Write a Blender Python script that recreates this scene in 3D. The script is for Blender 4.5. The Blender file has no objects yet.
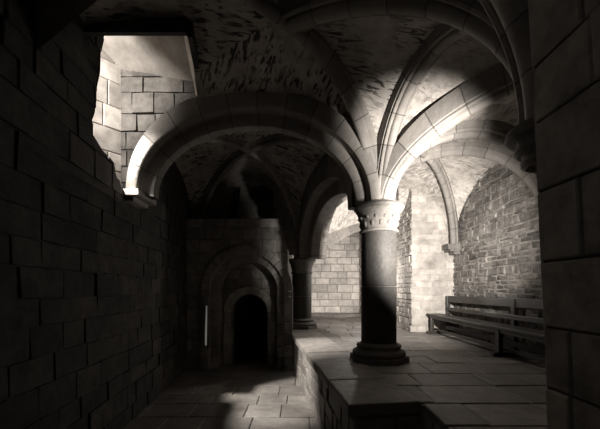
import bpy, math, random
from mathutils import Vector, Matrix, noise
V = Vector
rnd = random.Random(7)
sc = bpy.context.scene
C = sc.collection
PI = math.pi
ZL = -0.90                      # lower walkway level; the raised floor is z = 0

# ------------------------------------------------------------------ materials
def mat_stone(name, col, var=0.35, scale=6.0, bump=0.5, rough=0.85, joints=None, pits=0.0, plaster=None, bd=0.02):
    m = bpy.data.materials.new(name); m.use_nodes = True
    nt = m.node_tree; N = nt.nodes; L = nt.links
    bs = N['Principled BSDF']; bs.inputs['Roughness'].default_value = rough
    bs.inputs['Specular IOR Level'].default_value = 0.25
    tc = N.new('ShaderNodeTexCoord')
    at = N.new('ShaderNodeAttribute'); at.attribute_name = 'tint'
    n1 = N.new('ShaderNodeTexNoise'); n1.inputs['Scale'].default_value = scale; n1.inputs['Detail'].default_value = 8; n1.inputs['Roughness'].default_value = 0.65
    L.new(tc.outputs['Object'], n1.inputs['Vector'])
    n2 = N.new('ShaderNodeTexNoise'); n2.inputs['Scale'].default_value = scale*0.22; n2.inputs['Detail'].default_value = 4
    L.new(tc.outputs['Object'], n2.inputs['Vector'])
    mr = N.new('ShaderNodeMapRange'); mr.inputs['From Min'].default_value = 0.3; mr.inputs['From Max'].default_value = 0.7
    mr.inputs['To Min'].default_value = 1-var; mr.inputs['To Max'].default_value = 1+var
    L.new(n1.outputs['Fac'], mr.inputs['Value'])
    mr2 = N.new('ShaderNodeMapRange'); mr2.inputs['From Min'].default_value = 0.3; mr2.inputs['From Max'].default_value = 0.7
    mr2.inputs['To Min'].default_value = 1-var*0.7; mr2.inputs['To Max'].default_value = 1+var*0.7
    L.new(n2.outputs['Fac'], mr2.inputs['Value'])
    def mul(a, b):
        q = N.new('ShaderNodeMath'); q.operation = 'MULTIPLY'
        L.new(a, q.inputs[0])
        if isinstance(b, float): q.inputs[1].default_value = b
        else: L.new(b, q.inputs[1])
        return q.outputs[0]
    f = mul(mr.outputs[0], mr2.outputs[0])
    f = mul(f, at.outputs['Fac'])
    h = n1.outputs['Fac']
    if joints:                                   # voussoir joints every <joints> metres along u
        sp = N.new('ShaderNodeSeparateXYZ'); L.new(tc.outputs['UV'], sp.inputs[0])
        d = N.new('ShaderNodeMath'); d.operation = 'DIVIDE'; d.inputs[1].default_value = joints; L.new(sp.outputs['X'], d.inputs[0])
        fr = N.new('ShaderNodeMath'); fr.operation = 'FRACT'; L.new(d.outputs[0], fr.inputs[0])
        s = N.new('ShaderNodeMath'); s.operation = 'SUBTRACT'; s.inputs[1].default_value = 0.5; L.new(fr.outputs[0], s.inputs[0])
        a = N.new('ShaderNodeMath'); a.operation = 'ABSOLUTE'; L.new(s.outputs[0], a.inputs[0])
        j = N.new('ShaderNodeMapRange'); j.inputs['From Min'].default_value = 0.475; j.inputs['From Max'].default_value = 0.492
        j.inputs['To Min'].default_value = 1; j.inputs['To Max'].default_value = 0.45
        L.new(a.outputs[0], j.inputs['Value'])
        fl = N.new('ShaderNodeMath'); fl.operation = 'FLOOR'; L.new(d.outputs[0], fl.inputs[0])
        wn = N.new('ShaderNodeTexWhiteNoise'); wn.noise_dimensions = '1D'; L.new(fl.outputs[0], wn.inputs['W'])
        vj = N.new('ShaderNodeMapRange'); vj.inputs['To Min'].default_value = 0.8; vj.inputs['To Max'].default_value = 1.15; L.new(wn.outputs['Value'], vj.inputs['Value'])
        f = mul(f, j.outputs[0]); f = mul(f, vj.outputs[0])
        ad = N.new('ShaderNodeMath'); ad.operation = 'ADD'; L.new(h, ad.inputs[0]); L.new(j.outputs[0], ad.inputs[1]); h = ad.outputs[0]
    if pits:                                     # gaps between the flat rubble stones of the vault: long dark chinks in patches
        mp = N.new('ShaderNodeMapping'); mp.inputs['Scale'].default_value = (4.0, 15.0, 1.0); L.new(tc.outputs['UV'], mp.inputs[0])
        vn = N.new('ShaderNodeTexNoise'); vn.inputs['Scale'].default_value = 1.35; vn.inputs['Detail'].default_value = 3.5; vn.inputs['Distortion'].default_value = 0.6
        L.new(mp.outputs[0], vn.inputs['Vector'])
        th = N.new('ShaderNodeMapRange'); th.inputs['From Min'].default_value = 0.53; th.inputs['From Max'].default_value = 0.58
        th.inputs['To Min'].default_value = 0; th.inputs['To Max'].default_value = 1; L.new(vn.outputs['Fac'], th.inputs['Value'])
        pn = N.new('ShaderNodeTexNoise'); pn.inputs['Scale'].default_value = 1.6; pn.inputs['Detail'].default_value = 3
        L.new(tc.outputs['Object'], pn.inputs['Vector'])
        pm = N.new('ShaderNodeMapRange'); pm.inputs['From Min'].default_value = 0.40; pm.inputs['From Max'].default_value = 0.54; L.new(pn.outputs['Fac'], pm.inputs['Value'])
        pk = mul(th.outputs[0], pm.outputs[0])
        inv = N.new('ShaderNodeMapRange'); inv.inputs['To Min'].default_value = 1; inv.inputs['To Max'].default_value = 1-pits; L.new(pk, inv.inputs['Value'])
        f = mul(f, inv.outputs[0])
        ad = N.new('ShaderNodeMath'); ad.operation = 'ADD'; L.new(h, ad.inputs[0]); L.new(inv.outputs[0], ad.inputs[1]); h = ad.outputs[0]
    rgb = N.new('ShaderNodeVectorMath'); rgb.operation = 'SCALE'; rgb.inputs[0].default_value = col
    L.new(f, rgb.inputs['Scale'])
    L.new(rgb.outputs[0], bs.inputs['Base Color'])
    b = N.new('ShaderNodeBump'); b.inputs['Strength'].default_value = bump; b.inputs['Distance'].default_value = bd
    L.new(h, b.inputs['Height']); L.new(b.outputs[0], bs.inputs['Normal'])
    return m
def sep(v): v *= .62; return (v, v*0.915, v*0.83)
M = {
 'ashlar':   mat_stone('ashlar_stone', sep(.34), .30, 7, .7),
 'pier':     mat_stone('near_pier_stone', sep(.50), .45, 4, .9),  # ashlar lightened in place of daylight bouncing onto the pier
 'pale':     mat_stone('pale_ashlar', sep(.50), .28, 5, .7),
 'mortar':   mat_stone('lime_mortar', sep(.30), .30, 9, .8),
 'darkmort': mat_stone('dark_joint', sep(.12), .30, 9, .8),
 'wallL':    mat_stone('dark_wall_granite', sep(.07), .45, 6, .9),  # very dark wall stone
 'rubble':   mat_stone('rubble_stone', sep(.21), .6, 9, 1.0, bd=.03),
 'rib':      mat_stone('rib_stone', sep(.31), .18, 7, .5, joints=.42),
 'web':      mat_stone('vault_rubble', sep(.50), .28, 5, .9, pits=.85, bd=.03),
 'web2':     mat_stone('smoother_vault_rubble', sep(.56), .34, 7, .9, pits=.35, bd=.03),
 'grey':     mat_stone('dimmed_recess_stone', sep(.22), .42, 7, .8),  # front stones darkened in colour to read as the less lit side
 'splay':    mat_stone('lit_splay_stone', sep(.74), .40, 3.5, .7),  # splay lightened in colour to carry the stronger window light
 'shaft':    mat_stone('dark_granite_shaft', sep(.06), .30, 22, .35, .65),
 'cap':      mat_stone('capital_stone', sep(.19), .25, 14, .5),
 'flag':     mat_stone('worn_paving', sep(.26), .30, 5, .5, .6),
 'cope':     mat_stone('worn_coping', sep(.34), .30, 6, .5, .6),
 'plaster':  mat_stone('limewashed_soffit', sep(.48), .3, 4, .4),
}
def mat_wood():
    m = bpy.data.materials.new('dark_oak'); m.use_nodes = True
    nt = m.node_tree; N = nt.nodes; L = nt.links; bs = N['Principled BSDF']
    tc = N.new('ShaderNodeTexCoord'); mp = N.new('ShaderNodeMapping'); mp.inputs['Scale'].default_value = (18, 1.2, 18)
    L.new(tc.outputs['Object'], mp.inputs[0])
    n = N.new('ShaderNodeTexNoise'); n.inputs['Scale'].default_value = 2.5; n.inputs['Detail'].default_value = 7; L.new(mp.outputs[0], n.inputs['Vector'])
    r = N.new('ShaderNodeValToRGB'); r.color_ramp.elements[0].position = .3; r.color_ramp.elements[0].color = (.008, .0065, .005, 1)
    r.color_ramp.elements[1].position = .75; r.color_ramp.elements[1].color = (.035, .029, .024, 1)
    L.new(n.outputs['Fac'], r.inputs[0]); L.new(r.outputs[0], bs.inputs['Base Color'])
    b = N.new('ShaderNodeBump'); b.inputs['Strength'].default_value = .3; b.inputs['Distance'].default_value = .004
    L.new(n.outputs['Fac'], b.inputs['Height']); L.new(b.outputs[0], bs.inputs['Normal'])
    bs.inputs['Roughness'].default_value = .42
    return m
M['wood'] = mat_wood()

# ------------------------------------------------------------------ mesh helpers
class MB:
    def __init__(s): s.v = []; s.f = []; s.t = []; s.uv = []; s.mi = []
    def face(s, pts, tint=1.0, uv=None, mi=0):
        i = len(s.v); s.v += [tuple(p) for p in pts]
        s.f.append(tuple(range(i, i+len(pts)))); s.t.append(tint); s.uv.append(uv or [(0, 0)]*len(pts)); s.mi.append(mi)
    def grid(s, P, tint=1.0, uv=None, close=False, mi=0):          # P[i][j] rows of points, shared verts -> smooth
        i0 = len(s.v); n = len(P); m = len(P[0])
        for r in P: s.v += [tuple(p) for p in r]
        for i in range(n-1):
            for j in range(m if close else m-1):
                k = (j+1) % m
                s.f.append((i0+i*m+j, i0+i*m+k, i0+(i+1)*m+k, i0+(i+1)*m+j))
                s.t.append(tint)
                s.uv.append([uv[i][j], uv[i][k], uv[i+1][k], uv[i+1][j]] if uv else [(0, 0)]*4); s.mi.append(mi)
    def box(s, c, d, tint=1.0, R=None, bev=0.0):
        x, y, z = d[0]/2, d[1]/2, d[2]/2
        R = R or Matrix.Identity(3); c = V(c)
        if bev <= 0:
            P = [c+R@V((a*x, b*y, e*z)) for a in (-1, 1) for b in (-1, 1) for e in (-1, 1)]
            for q in ((0,1,3,2),(4,6,7,5),(0,4,5,1),(2,3,7,6),(0,2,6,4),(1,5,7,3)): s.face([P[i] for i in q], tint)
            return
        import bmesh
        bm = bmesh.new(); bmesh.ops.create_cube(bm, size=1)
        for w in bm.verts: w.co = V((w.co.x*2*x, w.co.y*2*y, w.co.z*2*z))
        bmesh.ops.bevel(bm, geom=bm.edges[:], offset=bev, segments=2, affect='EDGES', profile=.6)
        for f in bm.faces: s.face([c+R@w.co for w in f.verts], tint)
        bm.free()
    def build(s, name, mats, parent=None, smooth=False, origin=None):
        me = bpy.data.meshes.new(name)
        o3 = V(origin) if origin is not None else V((0, 0, 0))
        me.from_pydata([tuple(V(p)-o3) for p in s.v], [], s.f)
        if not isinstance(mats, (list, tuple)): mats = [mats]
        for m in mats: me.materials.append(m)
        a = me.attributes.new('tint', 'FLOAT', 'FACE')
        a.data.foreach_set('value', s.t)
        ul = me.uv_layers.new(name='UVMap'); k = 0
        flat = []
        for q in s.uv:
            for u in q: flat += [u[0], u[1]]
        ul.data.foreach_set('uv', flat)
        me.polygons.foreach_set('material_index', s.mi)
        if smooth: me.polygons.foreach_set('use_smooth', [True]*len(s.f))
        me.update()
        o = bpy.data.objects.new(name, me); C.objects.link(o)
        if parent: o.parent = parent; o.location = o3 - parent.location
        else: o.location = o3
        return o
def tag(o, label, cat, group=None):
    o['label'] = label; o['category'] = cat
    if group: o['group'] = group
    return o
def empty(name, loc, label, cat, group=None):
    o = bpy.data.objects.new(name, None); C.objects.link(o); o.location = loc; o.empty_display_size = .1
    return tag(o, label, cat, group)
def struct(o): o['kind'] = 'structure'; return o

def clip(poly, a, b, keep_left=True):
    """clip 2-D polygon by the line a->b"""
    out = []; n = len(poly)
    def sd(p):
        s = (b[0]-a[0])*(p[1]-a[1])-(b[1]-a[1])*(p[0]-a[0])
        return s if keep_left else -s
    for i in range(n):
        p, q = poly[i], poly[(i+1) % n]; sp, sq = sd(p), sd(q)
        if sp >= 0: out.append(p)
        if (sp > 0 and sq < 0) or (sp < 0 and sq > 0):
            t = sp/(sp-sq); out.append((p[0]+(q[0]-p[0])*t, p[1]+(q[1]-p[1])*t))
    return out
def area(p): return abs(sum(p[i][0]*p[(i+1) % len(p)][1]-p[(i+1) % len(p)][0]*p[i][1] for i in range(len(p))))/2 if len(p) > 2 else 0
def inside(poly, conv):                      # conv: CCW convex
    for i in range(len(conv)):
        poly = clip(poly, conv[i], conv[(i+1) % len(conv)])
        if len(poly) < 3: return []
    return poly
def minus(poly, conv):
    out = []; cur = poly
    for i in range(len(conv)):
        a, b = conv[i], conv[(i+1) % len(conv)]
        o = clip(cur, a, b, False)
        if area(o) > 1e-6: out.append(o)
        cur = clip(cur, a, b, True)
        if len(cur) < 3: break
    return out

def masonry(mb, O, U, W, N, region, h=(.2, .3), w=(.3, .6), gap=.012, jit=.012, back=.02, holes=(), rough=0.0, tv=.18, smin=None, seed=1, skew=0.0):
    """coursed stones over a convex region in (u, w); real recessed joints"""
    r = random.Random(seed); O = V(O); U = V(U); W = V(W); N = V(N)
    us = [p[0] for p in region]; ws = [p[1] for p in region]
    P = lambda p, d: O+U*p[0]+W*p[1]+N*d
    polys = [list(region)]
    for H in holes: polys = [q for p in polys for q in minus(p, H)]
    for p in polys: mb.face([P(q, -back) for q in p], 1.0, mi=1)
    y = min(ws)
    while y < max(ws)-1e-4:
        hh = r.uniform(*h); y2 = min(y+hh, max(ws)); x = min(us)-r.uniform(0, w[1])
        while x < max(us):
            ww = r.uniform(*w); x2 = x+ww
            g = gap/2; j = lambda: r.uniform(-rough, rough)
            rect = [(x+g+j(), y+g+j()), (x2-g+j(), y+g+j()), (x2-g+j(), y2-g+j()), (x+g+j(), y2-g+j())]
            d = r.uniform(0, jit); t = 1+r.uniform(-tv, tv); sl = (r.uniform(-1, 1)*skew, r.uniform(-1, 1)*skew)
            cx, cy = (x+x2)/2, (y+y2)/2
            ps = [inside(rect, region)]
            for H in holes: ps = [q for p in ps if len(p) > 2 for q in minus(p, H)]
            for p in ps:
                if len(p) < 3 or area(p) < 2e-4: continue
                D = lambda q: d+(q[0]-cx)*sl[0]+(q[1]-cy)*sl[1]
                # bevelled front: slightly inset face + chamfer
                mx = sum(q[0] for q in p)/len(p); my = sum(q[1] for q in p)/len(p)
                if len(ps) == 1:
                    ch = min(.012, gap*1.0)
                    inn = []
                    for q in p:
                        L = math.hypot(q[0]-mx, q[1]-my) or 1
                        k = min(.4, ch/L*1.3); inn.append((q[0]+(mx-q[0])*k, q[1]+(my-q[1])*k))
                else: inn = p; ch = 0
                F = [P(q, D(q)) for q in inn]; mb.face(F, t)
                n = len(p)
                if ch:
                    G = [P(q, D(q)-ch*.8) for q in p]
                    for i in range(n): mb.face([G[i], G[(i+1) % n], F[(i+1) % n], F[i]], t)
                else: G = F
                B = [P(q, -back-.004) for q in p]
                for i in range(n): mb.face([B[i], B[(i+1) % n], G[(i+1) % n], G[i]], t*.9)
            x = x2
        y = y2
def rect(a, b, c, d): return [(a, b), (c, b), (c, d), (a, d)]

def arch_pts(A, B, za, zb, zc, n=40, t0=0.0, t1=1.0, inset=0.0):
    """arch from A to B in plan; separate spring heights, common crown; returns points + plan direction"""
    A = V((A[0], A[1], 0)); B = V((B[0], B[1], 0)); out = []
    for i in range(n+1):
        s = t0+(t1-t0)*i/n; th = s*PI
        x = (1-math.cos(th))/2
        z0 = za if s <= .5 else zb
        zz = z0+(zc-z0)*math.sin(th)
        p = A.lerp(B, x)+(B-A).normalized()*inset*(1-2*x)**3; out.append(V((p.x, p.y, zz)))
    return out

PROF = {   # lateral, depth below the web; open profile
 'diag': [(-.13, -1), (-.13, .06), (-.10, .075), (-.085, .11)] + [(.082*math.sin(a), .16-.082*math.cos(a)) for a in [math.radians(-70+ (-1)*0 + k) for k in ()]] +
         [(-.088, .14), (-.085, .175), (-.06, .215), (-.025, .238), (0, .244), (.025, .238), (.06, .215), (.085, .175), (.088, .14), (.085, .11), (.10, .075), (.13, .06), (.13, -1)],
 'trans': [(-.27, -1), (-.27, .12), (-.24, .125), (-.235, .14), (-.245, .165), (-.24, .20), (-.21, .225), (-.17, .22), (-.145, .19), (-.13, .19), (-.125, .23), (-.11, .27),
           (-.06, .30), (0, .31), (.06, .30), (.11, .27), (.125, .23), (.13, .19), (.145, .19), (.17, .22), (.21, .225), (.24, .20), (.245, .165), (.235, .14), (.24, .125), (.27, .12), (.27, -1)],
 'plain': [(-.26, -1), (-.26, .09), (-.24, .115), (-.12, .12), (-.10, .14), (-.095, .26), (-.075, .29), (0, .30), (.075, .29), (.095, .26), (.10, .14), (.12, .12), (.24, .115), (.26, .09), (.26, -1)],
 'order': [(-.30, -1), (-.30, .16), (-.27, .165), (-.265, .19), (-.25, .215), (-.21, .225), (-.18, .21), (-.165, .19), (-.16, .34), (-.14, .345), (-.125, .37), (-.09, .385), (0, .385), (.09, .385), (.125, .37), (.14, .345), (.16, .34),
           (.165, .19), (.18, .21), (.21, .225), (.25, .215), (.265, .19), (.27, .165), (.30, .16), (.30, -1)],
}
def rib(pts, prof, name, label, cat='arch', group=None, scale=1.0, close_ends=True, back=.34):
    mb = MB(); n = len(pts); rows = []; uvs = []; L = 0
    d = pts[-1]-pts[0]; d.z = 0
    if d.length < 1e-6: d = V((1, 0, 0))
    d.normalize(); lat = V((d.y, -d.x, 0))
    for i, p in enumerate(pts):
        t = pts[min(i+1, n-1)]-pts[max(i-1, 0)]
        if i == 0 : t = V((0, 0, 1)) if abs(pts[1].z-pts[0].z) > 3*((pts[1]-pts[0]).xy.length) else t
        t.normalize()
        nn = t.cross(lat); nn.normalize()
        if nn.z > 0 or (abs(nn.z) < .02 and nn.dot(((pts[0]+pts[-1])/2-p)) < 0): nn = -nn
        if i and (p-pts[i-1]).length: L += (p-pts[i-1]).length
        rows.append([p+lat*(a*scale)+nn*(b*scale if b > -.5 else -(.02+(back-.02)*min(1, abs(nn.z)*1.1)**2)) for a, b in PROF[prof]])
        uvs.append([(L, k*.05) for k in range(len(PROF[prof]))])
    # no dipping under the spring level
    mb.grid(rows, 1.0, uvs)
    if close_ends:
        for r in (rows[0], rows[-1]): mb.face(r)
    o = mb.build(name, M['rib'], smooth=False, origin=tuple(pts[0]))
    me = o.data
    me.polygons.foreach_set('use_smooth', [True]*len(me.polygons)); 
    try: me.set_sharp_from_angle(angle=math.radians(40))
    except Exception: pass
    return tag(o, label, cat, group)

def web(mb, c1, c2, key_plan, z1, z2, zc, zk, skip=None, n=18, m=14, rise=.06):
    """one severy of a bay: edge arch c1->c2 crown zc, half diagonals to key"""
    K = V((key_plan[0], key_plan[1], 0))
    for (c, z0, o) in ((c1, z1, c2), (c2, z2, c1)):
        A = V((c[0], c[1], 0)); mid = (V((c[0], c[1], 0))+V((o[0], o[1], 0)))/2
        P = []; uv = []
        for i in range(n+1):
            th = i/n*PI/2; x = 1-math.cos(th); s = math.sin(th)
            a = A.lerp(mid, x); a.z = z0+(zc-z0)*s
            b = A.lerp(K, x); b.z = z0+(zk-z0)*s
            row = []; ur = []
            for j in range(m+1):
                q = a.lerp(b, j/m); q.z += rise*4*(j/m)*(1-j/m)*s*.5
                q.z += noise.noise(q*2.2)*.02*s
                row.append(q); ur.append((j/m*(b-a).length, th*1.6))
            P.append(row); uv.append(ur)
        if not skip: mb.grid(P, 1.0, uv)
        else:
            for i in range(n):
                for j in range(m):
                    q = [P[i][j], P[i][j+1], P[i+1][j+1], P[i+1][j]]
                    cc = (q[0]+q[1]+q[2]+q[3])/4
                    if skip(cc): continue
                    mb.face(q, 1.0, [uv[i][j], uv[i][j+1], uv[i+1][j+1], uv[i+1][j]])
def isect(a, b, c, d):
    x1, y1 = a[:2]; x2, y2 = b[:2]; x3, y3 = c[:2]; x4, y4 = d[:2]
    D = (x1-x2)*(y3-y4)-(y1-y2)*(x3-x4)
    t = ((x1-x3)*(y3-y4)-(y1-y3)*(x3-x4))/D
    return (x1+t*(x2-x1), y1+t*(y2-y1))

# ------------------------------------------------------------------ plan
def XL(y): return -2.10-.09*y                      # face of the left wall
ZS = 2.30
P0 = (2.00, 2.34); C1 = (1.18, 4.65); P2 = (0.05, 8.60)
L0 = (XL(1.5), 1.5); L1 = (-2.50, 4.65); L2 = (XL(8.4), 8.4)
R0 = (3.75, 2.3); R1 = (3.92, 4.60); R2 = (3.75, 7.5); R3 = (2.80, 9.4)
B0 = (XL(-2.4), -2.4); B1 = (1.84, -2.4)
zs = {P0: 2.30, C1: 2.30, P2: 1.90, L0: 2.30, L1: 2.44, L2: 2.10, R0: 2.2, R1: 1.98, R2: 2.15, R3: 1.9, B0: 2.3, B1: 2.3}
# crown heights of edges
E = {}
def edge(a, b, z): E[(a, b)] = z; E[(b, a)] = z
edge(P0, L0, 4.15); edge(C1, L1, 3.76); edge(L0, L1, 4.05); edge(P0, C1, 3.90)
edge(C1, P2, 3.55); edge(P2, L2, 4.25); edge(L2, L1, 3.8)
edge(P0, R0, 3.5); edge(R0, R1, 3.3); edge(C1, R1, 3.50)
edge(P2, R2, 3.75); edge(R2, R1, 3.45)
edge(P0, B1, 4.0); edge(B1, B0, 4.0); edge(B0, L0, 3.8)
bays = {}
def bay(name, a, b, c, d, zk, skip=None, mat='web'):
    K = isect(a, c, b, d); mb = MB()
    for p, q in ((a, b), (b, c), (c, d), (d, a)):
        web(mb, p, q, K, zs[p], zs[q], E[(p, q)], zk)
    o = mb.build(name, M[mat], smooth=True); struct(o); bays[name] = (K, zk)
    if skip:                                        # cut the light shaft cleanly through the vault
        import bmesh
        bm = bmesh.new(); bm.from_mesh(o.data)
        d = V(CUT1)-V(CUT0); nn = V((d.y, -d.x, 0)).normalized()
        if nn.x < 0: nn = -nn
        for co_, no_ in ((CUT0, nn), ((0, HY0, 0), V((0, 1, 0)))):
            bmesh.ops.bisect_plane(bm, geom=bm.verts[:]+bm.edges[:]+bm.faces[:], plane_co=co_, plane_no=no_)
        kill = [f for f in bm.faces if (f.calc_center_median()-V(CUT0)).xy.dot(nn.xy) < 0 and f.calc_center_median().y > HY0]
        bmesh.ops.delete(bm, geom=kill, context='FACES')
        bm.to_mesh(o.data); bm.free()
    return K
HY0 = 3.50; CUT0 = (-1.50, 4.65, 0); CUT1 = (-1.27, 3.50, 0)
hole = True
KL1 = bay('ceiling', P0, C1, L1, L0, 4.10, hole)
KL2 = bay('ceiling', C1, P2, L2, L1, 4.20)
KL0 = bay('ceiling', B1, P0, L0, B0, 4.15)
KR1 = bay('ceiling', P0, R0, R1, C1, 3.48, None, 'web2')
KR2 = bay('ceiling', C1, R1, R2, P2, 3.79, None, 'web2')
def rampant(n):
    out = []
    for i in range(n+1):
        t = (i/n)**1.3; x = .05+(2.80-.05)*t
        out.append(V((x, 8.6+.8*t, 1.88+1.2*math.sin(PI/2*min(1.15, (x-.05)/2.3)))))
    return out
# far cell between the arch P2-R3 and the edge P2-R2
mb = MB()
pa = arch_pts(P2, R2, 1.9, 2.15, 3.75, 30); pb = rampant(30)
mb.grid([[a.lerp(b, j/8) for j in range(9)] for a, b in zip(pa, pb)], 1.0, [[((a-b).length*j/8, i*.15) for j in range(9)] for i, (a, b) in enumerate(zip(pa, pb))])
struct(mb.build('ceiling', M['web2'], smooth=True))
mb = MB()                                             # vault of the farther room
pb2 = arch_pts((-.35, 8.62), (4.0, 9.6), 1.9, 1.9, 3.4, 24); pc = arch_pts((-.35, 14.5), (4.0, 14.5), 2.2, 2.2, 3.9, 24)
mb.grid([[a.lerp(b, j/12) for j in range(13)] for a, b in zip(pb2, pc)], 1.0, [[(j*.4, i*.2) for j in range(13)] for i in range(25)])
struct(mb.build('ceiling', M['web2'], smooth=True))

# ------------------------------------------------------------------ ribs and arches
def half(a, K, zk, n=26, t1=.5):
    # full symmetric arch a -> mirrored a over K, take first half
    b = (2*K[0]-a[0], 2*K[1]-a[1]); return arch_pts(a, b, zs[a], zs[a], zk, n, 0, t1, .05)
G = 'moulded ribs of the vaults'
def full(a, b, K, zk):
    A = half(a, K, zk); B = half(b, K, zk); return A+B[::-1][1:]
rib(full(C1, L0, KL1, 4.10), 'diag', 'vault_rib', 'diagonal rib rising left from the round column and crossing the near vault overhead', scale=.72)
rb = half(P0, KL1, 4.10)
rib(rb, 'trans', 'vault_rib', 'thick dark rib sweeping from the corbel on the right pier across the top', scale=.62)
rib(arch_pts(P0, L0, 2.3, 2.3, 4.15, 50, inset=.05), 'trans', 'vault_arch', 'dark arch cutting the top edge of the photo, springing over the right pier', scale=.8)
rib(arch_pts(C1, P0, 2.3, 2.3, 3.90, 44, inset=.05), 'trans', 'vault_arch', 'double-roll arch rising steeply from the middle of the round column to the right pier', scale=.46)
rib(arch_pts(C1, L1, 2.3, 2.44, 3.76, 60, inset=.05), 'plain', 'vault_arch', 'big round arch over the sunken passage, its left end beside the bright opening', back=.16)
rib(arch_pts(C1, (.28, 8.6), 2.3, 1.9, 3.40, 50, inset=.12), 'plain', 'vault_arch', 'black arch from the round column back to the dark far pillar', scale=1.5)
rib(full(C1, L2, KL2, 4.2), 'diag', 'vault_rib', 'shadowed diagonal rib behind the big round arch, starting at the round column', scale=.72)
rib(full(P2, L1, KL2, 4.2), 'diag', 'vault_rib', 'shadowed diagonal rib behind the big round arch, starting at the dark far pillar', scale=.72)
rib(arch_pts(L2, P2, 2.1, 1.9, 4.25, 40, inset=.05), 'diag', 'vault_rib', 'faint wall rib above the recessed niches at the end of the passage', scale=.72)
rib(full(C1, R0, KR1, 3.48), 'trans', 'vault_rib', 'brightest rib, curving right from the round column capital over the raised floor', scale=.52, back=.17)
rib(full(P0, R1, KR1, 3.48), 'diag', 'vault_rib', 'rib starting at the corbel of the right pier toward the bench side', scale=.72)
rib(arch_pts(C1, R1, 2.3, 1.98, 3.50, 50, inset=.05), 'trans', 'vault_arch', 'arch seen through the bright vault, topmost of the two curving down behind the right pier', scale=.6)
rib(full(C1, R2, KR2, 3.79), 'diag', 'vault_rib', 'slender rib running down to the small wall corbel above the bench', scale=.72)
rib(full(P2, R1, KR2, 3.79), 'diag', 'vault_rib', 'lower of the two arches curving down behind the right pier, above the bench', scale=.85)
rib(rampant(40), 'diag', 'vault_arch', 'thin dark arch on the far side of the column, from the far pillar', scale=.8)

# ------------------------------------------------------------------ walls
def vwall(name, a, b, z0, z1, N, mats, region=None, **k):
    a = V((a[0], a[1], 0)); b = V((b[0], b[1], 0)); U = (b-a); Ln = U.length; U.normalize()
    mb = MB(); masonry(mb, a, U, V((0, 0, 1)), V(N).normalized(), region or rect(0, z0, Ln, z1), **k)
    return struct(mb.build(name, mats))
# left wall, broken opening toward the window recess
ya, yb = -3.0, 8.6; a = V((XL(ya), ya, 0)); b = V((XL(yb), yb, 0)); LU = (b-a).normalized()
def lu(y): return (y-ya)/LU.y
jag = [(4.66, 2.42), (4.66, 5.2), (3.88, 5.2), (3.87, 4.25), (3.78, 3.95), (3.77, 3.7), (3.68, 3.4), (3.66, 3.15), (3.60, 3.02), (3.61, 2.86), (3.70, 2.82), (3.80, 2.77), (3.92, 2.755), (4.10, 2.71), (4.13, 2.63), (4.17, 2.56), (4.24, 2.55), (4.30, 2.47), (4.43, 2.45), (4.50, 2.42)]
cen = (4.15, 3.3)
holes = []
for i in range(len(jag)):
    p, q = jag[i], jag[(i+1) % len(jag)]
    tri = [(lu(cen[0]), cen[1]), (lu(p[0]), p[1]), (lu(q[0]), q[1])]
    s = (tri[1][0]-tri[0][0])*(tri[2][1]-tri[0][1])-(tri[1][1]-tri[0][1])*(tri[2][0]-tri[0][0])
    if s < 0: tri = [tri[0], tri[2], tri[1]]
    holes.append(tri)
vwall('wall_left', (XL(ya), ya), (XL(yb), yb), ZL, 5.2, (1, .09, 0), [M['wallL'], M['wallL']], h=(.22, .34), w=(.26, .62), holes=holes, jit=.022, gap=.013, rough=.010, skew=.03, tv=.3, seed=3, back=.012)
# broken edge of the thick wall: reveal going back
mb = MB()
for i in range(len(jag)):
    p, q = jag[i], jag[(i+1) % len(jag)]
    A = V((XL(p[0])+.01, p[0], p[1])); B = V((XL(q[0])+.01, q[0], q[1])); D = V((-.16, .0, 0))
    mb.face([A, B, B+D, A+D], .9)
struct(mb.build('trim_1', M['wallL']))
# window recess: front stones over the arch, splayed side, sloping soffit
arc = [(p.x, p.z) for p in arch_pts(C1, L1, 2.3, 2.44, 3.76, 40)]
mb = MB()
harc = [(p[0], p[1]) for p in arc[::-1]]
harc = sorted(harc, key=lambda p: p[0])                 # left to right over the top
hpoly = [(-2.50, 2.0), (1.18, 2.0)]+harc[::-1]
masonry(mb, (0, 4.66, 0), (1, 0, 0), (0, 0, 1), (0, -1, 0), [(-2.67, 2.38), (-1.20, 2.38), (-1.20, 4.60), (-2.74, 4.60)], h=(.22, .36), w=(.22, .62), gap=.016, jit=.02, rough=.010, holes=[hpoly], seed=12, tv=.3, skew=.03)
struct(mb.build('wall_recess', [M['grey'], M['darkmort']]))
mb = MB()
a = V((-2.68, 4.655, 0)); b = V((-3.45, 3.75, 0)); U = (a-b); Ln = U.length; U.normalize(); N = V((U.y, -U.x, 0))
masonry(mb, b, U, V((0, 0, 1)), N, rect(0, 2.2, Ln, 5.15), h=(.24, .38), w=(.3, .7), gap=.010, jit=.01, seed=5, tv=.25, skew=.03)
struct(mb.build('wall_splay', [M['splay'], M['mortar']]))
mb = MB()                                               # soffit + the rest of the enclosure
def plane(mb, pts, t=1.0, mi=0, n=1): mb.face([V(p) for p in pts], t, mi=mi)
S = []
for i in range(15):
    r = []
    for j in range(19):
        x = -3.6+(2.5)*j/18; y = 4.66-1.9*i/14; z = 4.36-.18*(x+2.68)+ .62*(4.66-y)
        r.append(V((x, y, z+noise.noise(V((x*3, y*3, 0)))*.015)))
    S.append(r)
mb.grid(S)
struct(mb.build('ceiling', M['plaster'], smooth=True))
mb = MB()
plane(mb, [(-3.5, 2.7, 2.2), (-3.5, 3.8, 2.2), (-3.5, 3.8, 5.6), (-3.5, 2.7, 5.6)])
plane(mb, [(-3.5, 2.75, 2.2), (-1.1, 2.75, 4.2), (-1.1, 2.75, 5.6), (-3.5, 2.75, 5.6)])
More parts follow.
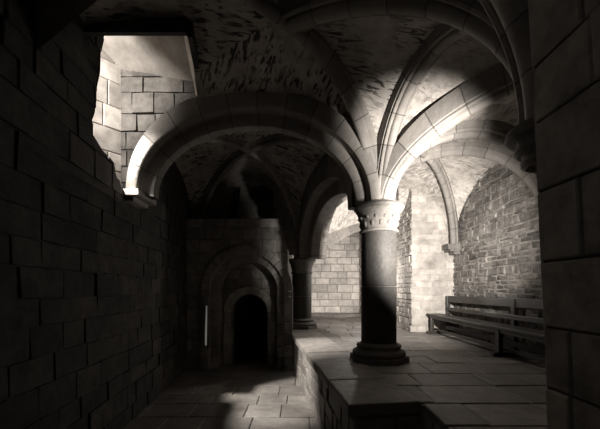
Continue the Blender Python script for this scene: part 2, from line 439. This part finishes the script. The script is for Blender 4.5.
plane(mb, [(-3.5, 2.7, 2.25), (-2.3, 2.7, 2.25), (-2.5, 4.66, 2.25), (-3.5, 4.66, 2.25)])
struct(mb.build('wall_shaft', M['ashlar']))
# thickness edge of the cut vault
mb = MB()
e0 = V((-1.48, 4.62, 3.86)); e1 = V((-1.27, 3.50, 3.98)); e2 = V((-2.48, 3.50, 3.93))
mb.box((e0+e1)/2+V((.03, 0, .19)), ((.06), (e1-e0).length, .42), 1.0, Matrix.Rotation(math.atan2(-(e1-e0).x, (e1-e0).y)+PI, 3, 'Z'))
mb.face([e0+V((0,0,-.02)), e1+V((0,0,-.02)), e1+V((-.07, 0, .08)), e0+V((-.07, 0, .08))], 1.6, mi=1)  # lip tilted and coloured brighter so it reads as daylit
mb.box((e1+e2)/2+V((0, -.03, .17)), ((e1-e2).length, .05, .42), .7)
struct(mb.build('trim_2', [M['wallL'], M['plaster']]))

# end block with the deep door arch
YD = 7.60; xr = -.30; xl = XL(YD)-.05
cx = -1.30; zb = ZL
def archhole(cx, r, zsp, z0, n=20, off=0):
    pts = [(cx-r-off, z0), (cx+r-off, z0)]
    return pts+[(cx-off+r*math.cos(PI*i/n), zsp+r*math.sin(PI*i/n)) for i in range(n+1)]
big = archhole(cx, .86, 1.02, zb-.1)
vw = lambda p: [(q[0]-xl, q[1]) for q in p]
mb = MB()
region = [(0, zb), (xr-xl, zb), (xr-xl, 2.05), (xr-xl-.22, 2.80), (0, 2.80)]
masonry(mb, (xl, YD, 0), (1, 0, 0), (0, 0, 1), (0, -1, 0), region, h=(.22, .32), w=(.25, .55), holes=[vw(archhole(cx, 1.10, 1.02, zb-.1))], jit=.012, seed=21, tv=.22)
masonry(mb, (xr, YD, 0), (0, 1, 0), (0, 0, 1), (1, 0, 0), rect(0, zb, .95, 2.05), h=(.22, .32), w=(.25, .55), seed=22)
mb.face([V((xl, YD, 2.80)), V((xr-.22, YD, 2.80)), V((xr-.22, 8.5, 2.80)), V((xl, 8.5, 2.80))])
mb.face([V((xr-.22, YD, 2.80)), V((xr, YD, 2.05)), V((xr, 8.5, 2.05)), V((xr-.22, 8.5, 2.80))])
struct(mb.build('wall_end', [M['ashlar'], M['darkmort']]))
# upper wall with two blind niches and a buttress strip between
mb = MB()
n1 = [(-1.92, 2.78), (-1.64, 2.78), (-1.64, 3.85), (-1.92, 3.85)]; n2 = [(-1.46, 2.78), (-.72, 2.78), (-.72, 3.90), (-1.46, 3.90)]
sx = lambda p: [(q[0]+3.1, q[1]) for q in p]
masonry(mb, (-3.1, 8.42, 0), (1, 0, 0), (0, 0, 1), (0, -1, 0), rect(0, 2.0, 3.3, 4.6), h=(.2, .3), w=(.25, .5), holes=[sx(n1), sx(n2)], seed=31, tv=.2)
for n_ in (n1, n2):
    x0, x1, z0, z1 = n_[0][0], n_[1][0], n_[0][1], n_[2][1]
    mb.box(((x0+x1)/2, 8.90, (z0+z1)/2), (x1-x0+.1, .02, z1-z0+.1), .8)
    mb.box((x0-.01, 8.66, (z0+z1)/2), (.02, .48, z1-z0)); mb.box((x1+.01, 8.66, (z0+z1)/2), (.02, .48, z1-z0)); mb.box(((x0+x1)/2, 8.66, z1+.01), (x1-x0, .48, .02))
struct(mb.build('wall_end_upper', [M['ashlar'], M['darkmort']]))
mb = MB()                                               # tapering weathering between the niches
Pb = [(-1.64, 8.10, 2.79), (-1.12, 8.10, 2.79), (-1.46, 8.40, 3.90), (-1.60, 8.40, 3.90), (-1.64, 8.42, 2.79), (-1.12, 8.42, 2.79)]
Pb = [V(p) for p in Pb]
mb.face([Pb[0], Pb[1], Pb[2], Pb[3]]); mb.face([Pb[0], Pb[3], Pb[4]]); mb.face([Pb[1], Pb[5], Pb[2]])
tag(mb.build('tapered_buttress', M['ashlar']), 'tapering stone strip between the two black niches above the passage door', 'buttress')
# the door arch surround, recessed orders
def ring(name, label, cx, y0, y1, r0, r1, zsp, z0, mat, cat='arch', n=17, tint=.16, seed=4):
    r = random.Random(seed); mb = MB()
    for k in range(n):
        a0 = PI*k/n+.006; a1 = PI*(k+1)/n-.006; t = 1+r.uniform(-tint, tint); dy = r.uniform(0, .012)
        m_ = 3; an = [a0+(a1-a0)*i/m_ for i in range(m_+1)]
        In = [(cx+r0*math.cos(a), zsp+r0*math.sin(a)) for a in an]; Ou = [(cx+r1*math.cos(a), zsp+r1*math.sin(a)) for a in an]
        for i in range(m_):
            mb.face([V((In[i][0], y0-dy, In[i][1])), V((In[i+1][0], y0-dy, In[i+1][1])), V((Ou[i+1][0], y0-dy, Ou[i+1][1])), V((Ou[i][0], y0-dy, Ou[i][1]))], t)
            mb.face([V((In[i][0], y0-dy, In[i][1])), V((In[i+1][0], y0-dy, In[i+1][1])), V((In[i+1][0], y1, In[i+1][1])), V((In[i][0], y1, In[i][1]))], t)
            mb.face([V((Ou[i][0], y0-dy, Ou[i][1])), V((Ou[i+1][0], y0-dy, Ou[i+1][1])), V((Ou[i+1][0], y1, Ou[i+1][1])), V((Ou[i][0], y1, Ou[i][1]))], t)
        for j, aa in ((0, a0), (m_, a1)):
            mb.face([V((In[j][0], y0-dy, In[j][1])), V((Ou[j][0], y0-dy, Ou[j][1])), V((Ou[j][0], y1, Ou[j][1])), V((In[j][0], y1, In[j][1]))], t)
    z = z0
    while z < zsp-.02:
        h = min(r.uniform(.24, .34), zsp-z)
        if zsp-z-h < .1: h = zsp-z
        for s in (-1, 1):
            t = 1+r.uniform(-tint, tint); dy = r.uniform(0, .01)
            mb.box((cx+s*(r0+r1)/2, (y0-dy+y1)/2, z+h/2), (r1-r0, y1-y0+dy, h-.012), t)
        z += h
    return tag(mb.build(name, mat), label, cat)
ring('door_arch', 'wide round stone arch framing the recess of the passage door, hood edge catching light', cx, YD-.05, YD+.30, .92, 1.12, 1.02, ZL, M['ashlar'])
ring('door_arch', 'second plain order of voussoirs set just inside the wide door arch', cx, YD+.10, YD+.62, .74, .93, 1.02, ZL, M['ashlar'], seed=9)
# inner wall of the recess with the small doorway
dx = -1.33
mb = MB()
dh = archhole(dx, .50, .50, zb-.1)
masonry(mb, (-2.3, 8.20, 0), (1, 0, 0), (0, 0, 1), (0, -1, 0), rect(0, zb, 2.0, 2.0), h=(.2, .3), w=(.25, .5), holes=[[(q[0]+2.3, q[1]) for q in dh]], seed=41)
struct(mb.build('wall_recess', [M['ashlar'], M['darkmort']]))
ring('doorway', 'small round-headed doorway of pale blocks, pitch black inside', dx, 8.14, 8.50, .48, .68, .46, ZL, M['pale'], 'doorway', n=11, seed=15)
mb = MB()                                               # lightless passage behind the doorway
for s in (-1, 1): mb.box((dx+s*.56, 9.45, .2), (.06, 1.9, 2.4), 1)
mb.box((dx, 10.4, .2), (1.2, .06, 2.4)); mb.box((dx, 9.45, 1.30), (1.2, 1.9, .06)); mb.box((dx, 9.4, ZL-.03), (1.2, 2.0, .06))
struct(mb.build('wall_passage', M['darkmort']))

em = bpy.data.materials.new('glow_strip'); em.use_nodes = True  # glowing pane stands in for light spilling on a stone edge
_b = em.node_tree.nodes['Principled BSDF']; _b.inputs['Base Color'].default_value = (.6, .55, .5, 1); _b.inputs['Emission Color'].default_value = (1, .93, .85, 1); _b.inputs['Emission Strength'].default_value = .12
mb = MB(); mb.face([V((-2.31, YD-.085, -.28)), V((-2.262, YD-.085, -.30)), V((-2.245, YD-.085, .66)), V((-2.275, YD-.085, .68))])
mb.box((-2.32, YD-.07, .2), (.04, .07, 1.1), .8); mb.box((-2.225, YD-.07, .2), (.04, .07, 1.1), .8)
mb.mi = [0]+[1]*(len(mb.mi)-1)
tag(mb.build('glowing_edge_strip', [em, M['ashlar']], origin=(-2.27, YD, .2)), 'thin vertical glowing strip standing in for spilt light on the wall left of the passage door', 'window')
# right wall (rubble), pier block, far wall, side of far room, near right pier wall
vwall('wall_right', (3.80, 8.4), (3.80, -2.5), -.02, 3.6, (-1, 0, 0), [M['rubble'], M['ashlar']], h=(.06, .17), w=(.10, .42), gap=.028, jit=.03, rough=.018, seed=51, tv=.34, skew=.06, back=.008)
mb = MB()
masonry(mb, (2.76, 7.66, 0), (1, 0, 0), (0, 0, 1), (0, -1, 0), rect(0, 0, 1.1, 3.75), h=(.10, .22), w=(.14, .42), gap=.02, jit=.014, rough=.014, seed=61, tv=.2, back=.008)
masonry(mb, (2.76, 14.5, 0), (0, -1, 0), (0, 0, 1), (-1, 0, 0), rect(0, 0, 6.84, 3.75), h=(.09, .18), w=(.14, .36), gap=.018, jit=.03, rough=.008, seed=62, tv=.3, skew=.1)
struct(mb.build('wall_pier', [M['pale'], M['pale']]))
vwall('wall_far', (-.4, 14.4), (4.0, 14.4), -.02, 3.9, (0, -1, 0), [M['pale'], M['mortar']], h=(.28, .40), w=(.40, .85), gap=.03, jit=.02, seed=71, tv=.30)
vwall('wall_side', (-.32, 8.5), (-.32, 14.5), -.02, 3.6, (1, 0, 0), [M['ashlar'], M['darkmort']], h=(.22, .34), w=(.3, .6), seed=72)
mb = MB()
Wv = V((-.045, 0, 1)); 
masonry(mb, (1.735, 2.16, 0), (0, -1, 0), Wv, (-1, 0, -.045), rect(0, ZL, 5.2, 4.3), h=(.36, .52), w=(.45, .9), gap=.014, jit=.014, seed=81, tv=.2, skew=.02)
masonry(mb, (1.735, 2.16, 0), (1, 0, 0), (-.045, 0, 1), (0, 1, 0), rect(0, ZL, 2.3, 2.9), h=(.3, .45), w=(.4, .8), gap=.014, jit=.012, seed=82, tv=.2)
struct(mb.build('wall_near_right', [M['pier'], M['darkmort']]))
vwall('wall_behind', (-2.2, -2.6), (4.0, -2.6), ZL, 4.3, (0, 1, 0), [M['ashlar'], M['darkmort']], h=(.3, .45), w=(.4, .8), seed=91)

# ------------------------------------------------------------------ floors
FE0 = V((-.18, 7.57, 0)); FE1 = V((.47, 2.80, 0)); LD = (FE1-FE0).normalized(); LN = V((-LD.y, LD.x, 0))
if LN.x < 0: LN = -LN                                   # toward the raised floor
CW = .66
mb = MB()
up = [(FE0.x+LN.x*CW, 7.57+LN.y*CW), (FE1.x+LN.x*CW, FE1.y+LN.y*CW+.0), (3.8, 2.86), (3.8, 8.62), (FE0.x+LN.x*CW, 8.62)]
# order CCW
def ccw(p):
    s = sum(p[i][0]*p[(i+1) % len(p)][1]-p[(i+1) % len(p)][0]*p[i][1] for i in range(len(p)))
    return p if s > 0 else p[::-1]
fl = dict(h=(.42, .62), w=(.5, 1.0), gap=.012, jit=.008, tv=.2, skew=.006)
masonry(mb, (0, 0, 0), (1, 0, 0), (0, 1, 0), (0, 0, 1), ccw(up), seed=101, **fl)
masonry(mb, (0, 0, 0), (1, 0, 0), (0, 1, 0), (0, 0, 1), rect(-.4, 8.62, 4.0, 14.5), seed=102, **fl)
masonry(mb, (0, 0, 0), (1, 0, 0), (0, 1, 0), (0, 0, 1), rect(-.3, 7.60, FE0.x+LN.x*CW, 8.62), seed=104, **fl)
masonry(mb, (0, 0, 0), (1, 0, 0), (0, 1, 0), (0, 0, 1), rect(1.13, -2.6, 3.8, 2.86), seed=103, **fl)
struct(mb.build('floor', [M['flag'], M['darkmort']]))
mb = MB()
masonry(mb, (0, 0, ZL), (1, 0, 0), (0, 1, 0), (0, 0, 1), rect(-3.2, -2.7, 1.8, 8.3), h=(.4, .7), w=(.5, .95), gap=.012, jit=.008, tv=.14, skew=.005, seed=111)
struct(mb.build('floor', [M['flag'], M['darkmort']]))

# ledge: low retaining wall with coping slabs
lw = empty('low_wall', (.15, 5.2, ZL), 'low stone retaining wall with worn coping slabs between the sunken passage and raised floor', 'low wall')
mb = MB()
Ln = (FE1-FE0).length
masonry(mb, FE0+V((.03, 0, 0)), LD, V((0, 0, 1)), -LN, rect(0, ZL, Ln, -.10), h=(.16, .26), w=(.2, .42), gap=.016, jit=.018, rough=.006, seed=121, tv=.25, skew=.05)
masonry(mb, FE1+V((.03, 0, 0)), LN, V((0, 0, 1)), LD, rect(0, ZL, CW, -.10), h=(.2, .3), w=(.2, .42), gap=.014, jit=.01, seed=122, tv=.2)
masonry(mb, V((1.13, 2.86, 0)), V((0, -1, 0)), V((0, 0, 1)), V((-1, 0, 0)), rect(-.05, ZL, 5.4, -.01), h=(.2, .3), w=(.3, .6), gap=.014, jit=.01, seed=123, tv=.2)
mb.build('masonry_face', [M['cope'], M['mortar']], lw)
s = 0; cuts = [0, .85, 1.75, 2.45, 3.35, 4.05, Ln+.02]
rr = random.Random(5)
ang = math.atan2(LD.y, LD.x)
for i in range(len(cuts)-1):
    c = FE0+LD*((cuts[i]+cuts[i+1])/2)+LN*(CW/2-.02)+V((0, 0, -.045+rr.uniform(-.006, .006)))
    mb = MB(); mb.box((0, 0, 0), (cuts[i+1]-cuts[i]-.014, CW+.04, .12), 1+rr.uniform(-.15, .15), bev=.02)
    for k, p in enumerate(mb.v):
        q = V(p); 
        if q.y < -CW/2: q.y += noise.noise(V((q.x*4+i*3, 1, q.z)))*.03
        mb.v[k] = tuple(c+Matrix.Rotation(ang, 3, 'Z')@q) if True else p
    mb.build('coping_slab', M['cope'], lw)
# step block in the stair notch
st = MB()
st.box((.86, 2.50, -.36), (.50, .50, .10), 1.0, bev=.015); st.box((.86, 2.52, -.65), (.46, .46, .50), .9)
tag(st.build('stone_step', M['cope'], origin=(.86, 2.5, ZL)), 'stone step below the near end of the low wall', 'step')

# ------------------------------------------------------------------ columns
def lathe(mb, prof, c, n=48, tint=1.0):
    rows = [[V((c[0]+r*math.cos(2*PI*k/n), c[1]+r*math.sin(2*PI*k/n), z)) for k in range(n)] for r, z in prof]
    mb.grid(rows, tint, [[(k/n*2, z*3) for k in range(n)] for r, z in prof], close=True)
def torus(r, z, h, n=6): return [(r-h/2+h/2*math.sin(PI*i/n)*1.0, z-h/2+h*i/n) if False else (r-h*.5+h*.5*math.sin(PI*i/n), z+h/2*-math.cos(PI*i/n)) for i in range(n+1)]
def sm(o, ang=35):
    o.data.polygons.foreach_set('use_smooth', [True]*len(o.data.polygons)); o.data.set_sharp_from_angle(angle=math.radians(ang)); return o
def column(c, rs, ztop, label, zc=None, plinth=.43, carve=True):
    t = empty('column', (c[0], c[1], 0), label, 'column'); k = rs/.255
    mb = MB()                                            # eight-sided plinth
    pr = [[V((c[0]+r*math.cos(PI/8+PI/4*i), c[1]+r*math.sin(PI/8+PI/4*i), z)) for i in range(8)] for r, z in ((plinth*k, -.01), (plinth*k, .075), (plinth*k-.012, .085), (.2, .085))]
    mb.grid(pr, .9, close=True); mb.build('plinth', M['cap'], t)
    mb = MB(); lathe(mb, [(.38*k, .085)]+torus(.385*k, .125, .08)+[(.335*k, .168), (.315*k, .178), (.305*k, .20)]+torus(.325*k, .225, .05)+[(.29*k, .252), (.265*k, .268), (rs, .28), (.1, .28)], c)
    sm(mb.build('base', M['cap'], t))
    zn = ztop-.40
    zj = (.28+zn)*.56-.12
    for z0, z1, ti in ((.275, zj-.004, 1.0), (zj+.004, zn, 1.12)):
        mb = MB(); lathe(mb, [(.05, z0), (rs-.006, z0), (rs, z0+.008), (rs, z1-.008), (rs-.006, z1), (.05, z1)], c, tint=ti); sm(mb.build('shaft', M['shaft'], t))
    mb = MB(); lathe(mb, [(rs-.01, zj-.01), (rs-.006, zj), (rs-.01, zj+.01)], c); 
    mb.build('mortar_joint', M['cap'], t)
    mb = MB(); lathe(mb, [(rs-.01, zn-.005)]+torus(.285*k, zn+.02, .045)+[(.262*k, zn+.045), (.262*k, zn+.09), (.272*k, zn+.15), (.288*k, zn+.21), (.305*k, zn+.265), (.315*k, zn+.29), (.2, zn+.29)], c)
    cp = sm(mb.build('capital', M['cap'], t))
    if carve:
        mb = MB(); r0 = random.Random(2)
        for q in range(16):                              # carved leaves round the bell
            a = 2*PI*q/14+.1
            for (dz, rr_, sx_, sz_, tl) in ((.11, .262*k, .030, .045, 0), (.20, .284*k, .026, .026, .2)):
                aa = a+tl; ce = V((c[0]+rr_*math.cos(aa), c[1]+rr_*math.sin(aa), zn+dz))
                ta = V((-math.sin(aa), math.cos(aa), 0)); no = V((math.cos(aa), math.sin(aa), 0))
                P = []
                for i in range(7):
                    al = -PI/2+PI*i/6; w_ = math.cos(al)
                    P.append([ce+ta*(sx_*w_*math.cos(2*PI*j/10))+no*(.020*w_*math.sin(2*PI*j/10)*(1.1 if j < 5 else .6))+V((0, 0, sz_*math.sin(al)))+no*(.012*math.sin(al)) for j in range(10)])
                mb.grid(P, 1.05, close=True)
        cl = mb.build('carved_leaf_band', M['cap'], None, smooth=True); cl.parent = cp; cl.location = (0, 0, 0)
    mb = MB(); lathe(mb, [(.2, zn+.288), (.318*k, zn+.288), (.322*k, zn+.30), (.332*k, zn+.315), (.345*k, zn+.325), (.352*k, zn+.335)]+torus(.368*k, zn+.365, .05)+[(.365*k, zn+.392), (.36*k, zn+.40), (.05, zn+.40)], c)
    sm(mb.build('abacus', M['cap'], t))
    return t
column(C1, .258, 2.30, 'round granite column with carved ring capital, standing in the middle of the picture')
column(P2, .27, 1.90, 'short dark far pillar in shadow at the end of the low wall', carve=False)

# corbels
def corbel(name, c, N, ztop, r, h, label):
    mb = MB(); N = V(N).normalized(); T = V((-N.y, N.x, 0)); c = V((c[0], c[1], 0))
    prof = [(r*1.1, ztop), (r*1.22, ztop-.02), (r*1.26, ztop-.05), (r*1.2, ztop-.085), (r*1.04, ztop-.10), (r*.92, ztop-.105), (r*.86, ztop-.125), (r*.96, ztop-.15), (r*.98, ztop-.18), (r*.88, ztop-.205), (r*.74, ztop-.21), (r*.70, ztop-.24), (r*.78, ztop-.26), (r*.76, ztop-.29), (r*.62, ztop-.31), (r*.45, ztop-h*.8), (r*.08, ztop-h)]
    rows = [[c+N*(rr*math.cos(a))+T*(rr*math.sin(a))+V((0, 0, z)) for a in [2*PI*k/28 for k in range(28)]] for rr, z in [(0.01, ztop)]+prof]
    mb.grid(rows, 1.0, close=True)
    o = sm(mb.build(name, M['cap'], origin=(c.x, c.y, ztop)))
    return tag(o, label, 'corbel')
corbel('corbel', (1.88, 2.36), (-1, 0, 0), 2.30, .215, .34, 'large moulded ring corbel on the near right pier, arches springing from it')
mb = MB()                                               # small square wall corbel
for z0, z1, d in ((2.02, 2.15, .15), (1.97, 2.02, .12), (1.90, 1.97, .07)):
    mb.box((3.80-d, 7.5, (z0+z1)/2), (2*d, .36*(.6+d*2.6), z1-z0), 1, bev=.008)
tag(mb.build('corbel', M['cap'], origin=(3.7, 7.5, 2.0)), 'small stone wall corbel above the bench carrying a slender rib', 'corbel')
mb = MB()
mb.box((-2.42, 4.63, 2.43), (.30, .56, .09), 1.1, bev=.012); mb.box((-2.47, 4.63, 2.355), (.20, .44, .08), 1.0, bev=.02)
tag(mb.build('corbel', M['pale'], origin=(-2.46, 4.65, 2.4)), 'pale block at the left foot of the big round arch, catching daylight', 'corbel')

# ------------------------------------------------------------------ bench
bn = empty('bench', (3.35, 5.4, 0), 'long dark wooden bench with open rail back along the rubble wall', 'bench')
y0, y1 = 2.95, 7.58
def wb(name, c, d, bev=.008, R=None):
    mb = MB(); mb.box((0, 0, 0), d, 1, R, bev)
    return mb.build(name, M['wood'], bn) if False else _place(mb, name, c)
def _place(mb, name, c):
    o = mb.build(name, M['wood']); o.parent = bn; o.location = V(c)-bn.location; return o
wb('seat', (3.27, (y0+y1)/2, .455), (.36, y1-y0, .045))
wb('seat_rail', (3.14, (y0+y1)/2, .405), (.03, y1-y0-.3, .06), .004)
wb('top_rail', (3.60, (y0+y1)/2, .835), (.045, y1-y0, .15))
wb('middle_rail', (3.575, (y0+y1)/2, .59), (.035, y1-y0-.08, .085))
for yy in (7.54, 5.20, 3.05):
    wb('back_post', (3.60, yy, .45), (.075, .085, .90))
for yy in (7.40, 4.90, 3.15):
    wb('leg', (3.15, yy, .25), (.07, .09, .37)); wb('foot', (3.24, yy, .035), (.42, .10, .07))
wb('stretcher', (3.50, (y0+y1)/2, .16), (.03, y1-y0-.3, .08), .004)
wb('stretcher', (3.22, (y0+y1)/2, .12), (.035, y1-y0-.3, .05), .004)

# ------------------------------------------------------------------ lights
def light(kind, name, loc, energy, target=None, size=.3, col=(1, .955, .90), **k):
    l = bpy.data.lights.new(name, kind); l.energy = energy; l.color = col
    o = bpy.data.objects.new(name, l); C.objects.link(o); o.location = loc
    if kind == 'AREA': l.size = size
    else: l.shadow_soft_size = size
    for a_, b_ in k.items(): setattr(l, a_, b_)
    if target is not None: o.rotation_euler = (V(target)-V(loc)).to_track_quat('-Z', 'Y').to_euler()
    return o
light('AREA', 'window_daylight', (-3.15, 3.25, 4.10), 85, (-2.55, 4.75, 2.9), size=.35)
light('SPOT', 'daylight_shaft', (-2.97, 3.58, 4.12), 3300, (.3, 5.6, -.9), size=.06, spot_size=math.radians(38), spot_blend=.8)
light('SPOT', 'nave_floodlight', (1.95, 2.45, 1.55), 3400, (2.42, 8.45, 2.2), size=.05, spot_size=math.radians(71), spot_blend=.9)
light('SPOT', 'vault_floodlight', (2.05, 2.50, 1.9), 1350, (1.72, 4.4, 2.95), size=.05, spot_size=math.radians(54), spot_blend=1.0)
light('SPOT', 'far_wall_fill', (2.50, 10.9, 1.0), 500, (.7, 14.4, 1.3), size=.08, spot_size=math.radians(95), spot_blend=.8)  # added unseen spot, brightens only the far wall
light('POINT', 'far_floor_fill', (2.0, 9.1, 1.5), 95, size=.08)  # added unseen fill for the floor and pier side behind the column
light('AREA', 'back_fill', (-1.9, -1.6, 2.5), 2.2, (1.7, 1.4, 2.2), size=.8, spread=math.radians(100))  # added fill from behind the camera to lift the near pier
w = bpy.data.worlds.new('World'); sc.world = w; w.use_nodes = True
w.node_tree.nodes['Background'].inputs['Color'].default_value = (.9, .87, .82, 1)
w.node_tree.nodes['Background'].inputs['Strength'].default_value = .003

# ------------------------------------------------------------------ camera
cam = bpy.data.cameras.new('camera'); co = bpy.data.objects.new('camera', cam); C.objects.link(co)
co.location = (0, 0, 1.05); co.rotation_euler = (PI/2, 0, 0)
cam.sensor_width = 36; cam.lens = 310/600*36; cam.shift_y = (290-214.5)/600; cam.clip_start = .05
sc.camera = co
vs = sc.view_settings; vs.view_transform = 'Standard'; vs.look = 'None'; vs.gamma = 1; vs.use_curve_mapping = False; vs.exposure = 0
